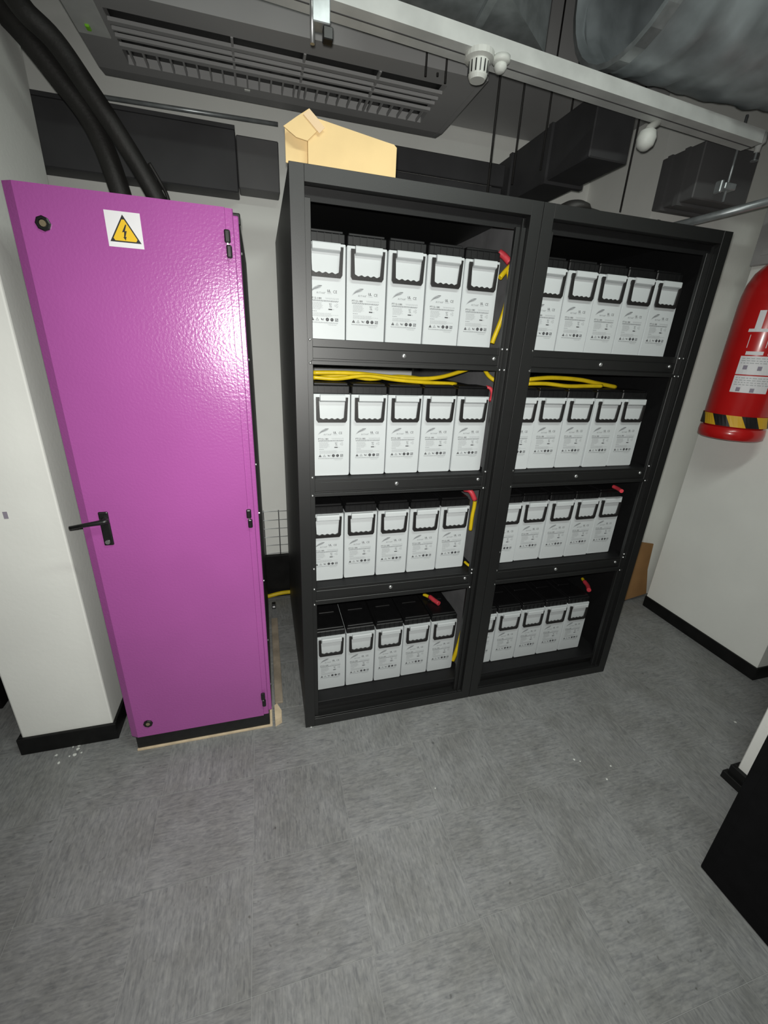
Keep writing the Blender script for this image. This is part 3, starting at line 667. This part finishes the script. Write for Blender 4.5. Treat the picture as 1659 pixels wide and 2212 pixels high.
# ================================================================== CEILING SERVICES
ac = thing('air_conditioner', 'ceiling-hung grey air conditioner with long slotted intake grille', 'air conditioner', (0, 0, 2.45))
b = B(); pr = [(0.40, 0.09), (0.80, 0.09), (0.80, 0.0), (0.82, 0.0), (0.90, 0.012), (0.97, 0.045), (1.02, 0.10), (1.03, 0.16), (1.03, 0.26), (0.40, 0.26)]
b.prism([Vector((-0.60, y, z)) for y, z in pr], (1.31, 0, 0)); acb = b.obj('casing', 'ac_grey', ac)
b = B(); b.prism([Vector((0.712, y, z)) for y, z in [(0.40, 0.0)] + pr[3:]], (0.02, 0, 0)); b.obj('end_cap', 'ac_grey', ac)
gx0, gx1, gy0, gy1 = -0.49, 0.61, 0.48, 0.765
b = B(); b.box(-0.60, 0.71, 0.40, gy0, 0, 0.09).box(-0.60, 0.71, gy1, 0.80, 0, 0.09).box(-0.60, gx0, gy0, gy1, 0, 0.09).box(gx1, 0.71, gy0, gy1, 0, 0.09)
b.obj('underside_frame', 'ac_grey', ac)
gr = B().box(gx0, gx1, gy0, gy1, 0.026, 0.032).obj('intake_grille', 'black_plastic', ac)     # the filter up in the recess, carrying the slats
rows = [gy0, gy0 + 0.045, gy0 + 0.065, gy0 + 0.115, gy0 + 0.128, gy0 + 0.165, gy0 + 0.188, gy1]
for y, hh in ((gy0 + 0.056, 0.018), (gy0 + 0.092, 0.006), (gy0 + 0.128, 0.010), (gy0 + 0.180, 0.020)):
    B().box(gx0, gx1, y - hh / 2, y + hh / 2, -0.004, 0.006).obj('slat', 'ac_grey', gr)
for x in (-0.13, 0.10, 0.36): B().box(x - 0.004, x + 0.004, gy0, gy1, -0.003, 0.007).obj('slat', 'ac_grey', gr)
for k in range(26):
    x = gx0 + (gx1 - gx0) * (k + .5) / 26
    B().box(x - 0.003, x + 0.003, gy0 + 0.19, gy1 - 0.004, -0.002, 0.008).obj('rib', 'ac_grey', gr)
B().box(-0.598, -0.505, 0.41, 0.62, -0.006, 0, bev=0.002).obj('end_panel', 'trunk_white', ac)
B().box(-0.565, -0.552, 0.565, 0.59, -0.012, -0.005, bev=0.002).obj('indicator', 'led', ac)
B().box(-0.10, -0.08, 0.775, 0.785, -0.003, 0.0).obj('catch', 'white_plastic', ac)

# dark duct along the back wall under the air conditioner, lengthened past the pillar to stand in for wall shade; trays
tag(B().box(-1.20, -0.15, 0.98, WB - 0.001, 2.17, 2.40, bev=0.004).box(-1.20, -0.15, 0.97, 1.0, 2.39, 2.405).obj('wall_duct_and_shade', 'dark_duct'), 'dark grey duct along back wall under air conditioner, pillar end standing in for shade', 'duct')
cable('conduit', [(-0.70, 0.96, 2.415), (0.03, 0.96, 2.43)], 0.008, 'thin pale conduit on the dark wall duct under air conditioner', 'galvanised', steps=1, cat='conduit')
tag(B().box(-0.148, 0.03, 0.985, WB - 0.001, 2.19, 2.38, bev=0.004).obj('wall_box', 'grey_duct'), 'grey metal box on wall at the end of the dark duct', 'metal box')
ct = thing('cable_tray', 'dark grey cable tray behind the cardboard box above racks', 'cable tray', (0, 0, 0))
B().box(0.14, 1.12, 0.94, WB - 0.002, 2.26, 2.33, bev=0.003).obj('tray_bed', 'dark_duct', ct)
B().box(0.14, 1.12, 0.925, 0.94, 2.33, 2.42, bev=0.003).obj('tray_side', 'dark_duct', ct)

# white trunking carrying the detectors
p0, p1 = atZ(600, 10, 2.35), atZ(1600, 326, 2.35)
dirv = (p1 - p0).normalized(); nrm = Vector((dirv.y, -dirv.x, 0))
p0 -= dirv * 0.35; p1 -= dirv * 0.0
b = B(); wv = nrm * 0.075
b.prism([p0, p1, p1 + wv, p0 + wv], (0, 0, 0.04)); tr = b.obj('trunking', 'trunk_white')
tag(tr, 'pale grey trunking carrying the detectors above the racks', 'trunking')
b = B(); b.prism([p0 + wv * 0.47 - Vector((0, 0, .0015)), p1 + wv * 0.47 - Vector((0, 0, .0015)), p1 + wv * 0.52 - Vector((0, 0, .0015)), p0 + wv * 0.52 - Vector((0, 0, .0015))], (0, 0, 0.002))
b.obj('cover_seam', 'grey_duct', tr)
sd = thing('smoke_detector', 'white smoke detector with vertical vent slots under the trunking', 'detector', atZ(1036, 118, 2.35), 'ceiling detectors')
B().lathe([(0.042, 0.002), (0.042, -0.012), (0.030, -0.016), (0.027, -0.05), (0.022, -0.058)], n=24).obj('housing', 'white_plastic', sd, smooth=False)
for k in range(14):
    a = 2 * math.pi * k / 14
    s_ = B().box(-0.0016, 0.0016, -0.0012, 0.0012, -0.046, -0.020).obj('vent_slot', 'black_plastic', sd)
    s_.location = (0.0290 * math.cos(a), 0.0290 * math.sin(a), 0); s_.rotation_euler.z = a + math.pi / 2
s2 = thing('sensor_head', 'small white sensor beside the smoke detector under trunking', 'sensor', atZ(1083, 126, 2.35), 'ceiling detectors')
B().lathe([(0.026, 0.002), (0.026, -0.010), (0.018, -0.014)], n=18).obj('base', 'white_plastic', s2, smooth=True)
B().lathe([(0.017, -0.012), (0.019, -0.022), (0.012, -0.032), (0.004, -0.034)], n=16).obj('head', 'white_plastic', s2, smooth=True)
s3 = thing('motion_sensor', 'white rounded sensor on angled arm under the trunking end', 'sensor', atZ(1404, 262, 2.35), 'ceiling detectors')
B().tube([(0.03, -0.01, 0.0), (0.0, 0, -0.02), (-0.006, 0.006, -0.035)], 0.012, 10).obj('arm', 'white_plastic', s3)
B().lathe([(0.010, -0.02), (0.028, -0.03), (0.033, -0.05), (0.028, -0.072), (0.012, -0.084), (0.003, -0.086)], n=20).obj('dome', 'white_plastic', s3, smooth=True)

# silver ducts above the trunking
fd = cable('flexible_duct', [(1.03, 0.09, 2.705), (1.35, 0.10, 2.70), (1.8, 0.08, 2.70), (2.05, 0.07, 2.705), (2.31, 0.06, 2.71)], 0.285,
      'wide crumpled silver foil flexible duct above the trunking', 'foil', steps=14, cat='duct', sides=56, crumple=0.016)
def open_end(me, x_max):
    bm_ = bmesh.new(); bm_.from_mesh(me)
    bmesh.ops.delete(bm_, geom=[f for f in bm_.faces if len(f.verts) > 4 and f.calc_center_median().x < x_max], context='FACES_ONLY'); bm_.to_mesh(me); bm_.free()
open_end(fd.data, 1.2)
co = B().lathe([(0.275, -0.012), (0.290, -0.010), (0.290, 0.03), (0.275, 0.032)], n=32, c=(1.03, 0.09, 2.705), axis='X').obj('end_collar', 'galvanised', fd)
open_end(co.data, 1.2)
Q = [atZ(u, v, 2.44) for u, v in ((800, -30), (862, 38), (988, 88), (1090, 112), (1176, 116), (1090, -30))]
b = B(); b.prism(Q, (-0.02, -0.03, 0.60))
dt = b.obj('duct_transition', 'galvanised'); tag(dt, 'galvanised sheet duct transition above the smoke detector', 'duct')
b = B(); q0, q1 = atZ(1075, -30, 2.439), atZ(1010, 92, 2.439); d_ = (q1 - q0).normalized(); n2 = Vector((d_.y, -d_.x, 0)) * 0.012
b.prism([q0 - n2, q1 - n2, q1 + n2, q0 + n2], (0, 0, -0.012)); b.obj('standing_seam', 'galvanised', dt)
b = B(); b.prism([Vector((0.80, 0.62, 2.60)), Vector((0.80, 1.09, 2.60)), Vector((0.80, 1.09, 3.0)), Vector((0.80, 0.62, 3.0))], (0.92, 0, 0))
tag(b.obj('plenum_box', 'ac_grey'), 'grey plenum box by the back wall above the racks', 'duct')
hs = thing('hanger_strut', 'galvanised hanger strut end with bolt below the ceiling', 'strut', atZ(690, 60, 2.30) + Vector((0, -0.02, 0)))
B().box(-0.022, 0.022, -0.020, 0.020, -0.01, 0.70, bev=0.002).obj('channel', 'galvanised', hs)
B().tube([(-0.022, -0.012, -0.05), (-0.022, -0.012, 0.10)], 0.006, 8).obj('threaded_rod', 'zinc', hs)
B().box(0.005, 0.03, -0.015, 0.01, -0.035, -0.01, bev=0.002).obj('nut', 'black_plastic', hs)

# dark box duct running to the wall, and a lighter one farther along
def yduct(name, label, x0, x1, y0, y1, z0, z1, m_):
    q = B().box(x0, x1, y0, y1, z0, z1, bev=0.004).obj(name, m_); tag(q, label, 'duct')
    for k in range(2):
        yy = y0 + (y1 - y0) * (0.35 + 0.4 * k)
        B().box(x0 - 0.012, x1 + 0.012, yy - 0.012, yy + 0.012, z0 - 0.012, z1 - 0.002).obj('flange', m_, q)
    return q
yduct('box_duct', 'black box duct running to the back wall above rack joint', 1.135, 1.31, 0.31, 1.09, 2.26, 2.46, 'dark_duct')
yduct('box_duct', 'grey box duct running to the wall near the extinguisher', 1.74, 2.05, 0.38, 0.595, 2.22, 2.42, 'grey_duct')
tag(B().tube([A(1450, 490, .45), A(1560, 462, .30), A(1700, 425, .12)], 0.016, 12).obj('pipe', 'galvanised'), 'galvanised pipe over the rack near the extinguisher', 'pipe')
o = tag(B().tube([A(1340, 455, .95), A(1420, 485, .6)], 0.02, 10).obj('pipe', 'dark_duct'), 'dark pipe stub behind the rack top near extinguisher', 'pipe')
# threaded hanger rods
GR = 'threaded hanger rods above the racks'
RODL = ['long dark hanger rod dropping just beside the small sensor by the smoke detector', 'dark hanger rod over the rack joint, second after the smoke detector', 'dark hanger rod touching the black box duct over the rack joint',
        'short dark hanger rod in the corner above the black box duct', 'dark hanger rod between the rounded sensor and the rack top near extinguisher'] + ['short thin dark rod over the slotted end of the air conditioner'] * 3
for n_, (u, v0, v1, y) in enumerate([(1078, 170, 420, .46), (1131, 185, 400, .60), (1190, 200, 370, .62), (1237, 210, 260, .62), (1362, 340, 460, .57), (920, 115, 165, .40), (946, 120, 165, .42), (964, 118, 180, .40)]):
    top, bot = A(u + 2, v0, y), A(u - (v1 - v0) * 0.06, v1, y); top.z = 3.1; bot.x = top.x
    tag(B().tube([bot, top], 0.004, 6).obj('hanger_rod', 'black_rubber'), RODL[n_], 'rod', GR)
hb = thing('pipe_clamp', 'galvanised pipe clamp on threaded rod above the extinguisher', 'clamp', A(1570, 405, .29))
B().tube([(0, 0, -0.05), (0.0, 0, 2.478 - hb.location.z)], 0.005, 8).obj('rod', 'galvanised', hb)
B().box(-0.03, 0.03, -0.018, 0.018, -0.012, 0.012, bev=0.003).obj('clip', 'galvanised', hb)
B().box(-0.05, -0.035, -0.015, 0.015, -0.025, 0.018, bev=0.003).obj('nut', 'galvanised', hb)
sp = thing('sprinkler_head', 'small pale sprinkler head under the duct near extinguisher', 'sprinkler', A(1640, 310, .30))
B().lathe([(0.022, 0.03), (0.022, 0.0), (0.012, -0.008), (0.010, -0.03)], n=14).obj('body', 'trunk_white', sp, smooth=True)
B().lathe([(0.005, -0.03), (0.005, -0.055), (0.014, -0.057), (0.014, -0.06)], n=12).obj('deflector', 'galvanised', sp)
tag(B().box(1.95, 2.32, 0.05, 0.22, 2.24, 2.29, bev=0.01).obj('support_plate', 'dark_duct'), 'dark metal support plate under the pipes above extinguisher', 'metal plate')

# ------------------------------------------------------------------ small marks
rc = random.Random(21)
def chip(u, v, s, lab, grp):
    p = atZ(u, v, 0.0); b = B(); n = rc.randint(4, 6)
    pts = [Vector((s * rc.uniform(.6, 1.1) * math.cos(2 * math.pi * k / n + .3), s * rc.uniform(.6, 1.1) * math.sin(2 * math.pi * k / n + .3), 0.0003)) for k in range(n)]
    b.prism(pts, (0, 0, 0.0012)); o = b.obj('paint_chip', 'white_plastic', None, p); tag(o, lab, 'paint chip', grp)
for u, v, s in ((122, 1632, .006), (127, 1648, .006), (150, 1634, .004), (162, 1630, .008), (168, 1618, .007), (171, 1611, .006), (158, 1614, .004), (176, 1626, .004)):
    chip(u, v, s, 'white paint chip on floor beside the white pillar foot', 'paint chips by the pillar')
for u, v, s in ((1240, 1641, .005), (1253, 1645, .004), (1311, 1684, .005), (1319, 1655, .004), (1588, 1560, .008), (940, 1703, .003), (672, 1571, .004)):
    chip(u, v, s, 'white fleck on the grey floor tiles in front of racks', 'flecks on the open floor')
tag(B().box(-0.006, 0.006, -0.0008, 0, -0.012, 0.012).obj('wall_mark', 'marks', None, A(12, 1113, 0.1345)), 'small purple smudge on the white pillar face', 'mark')
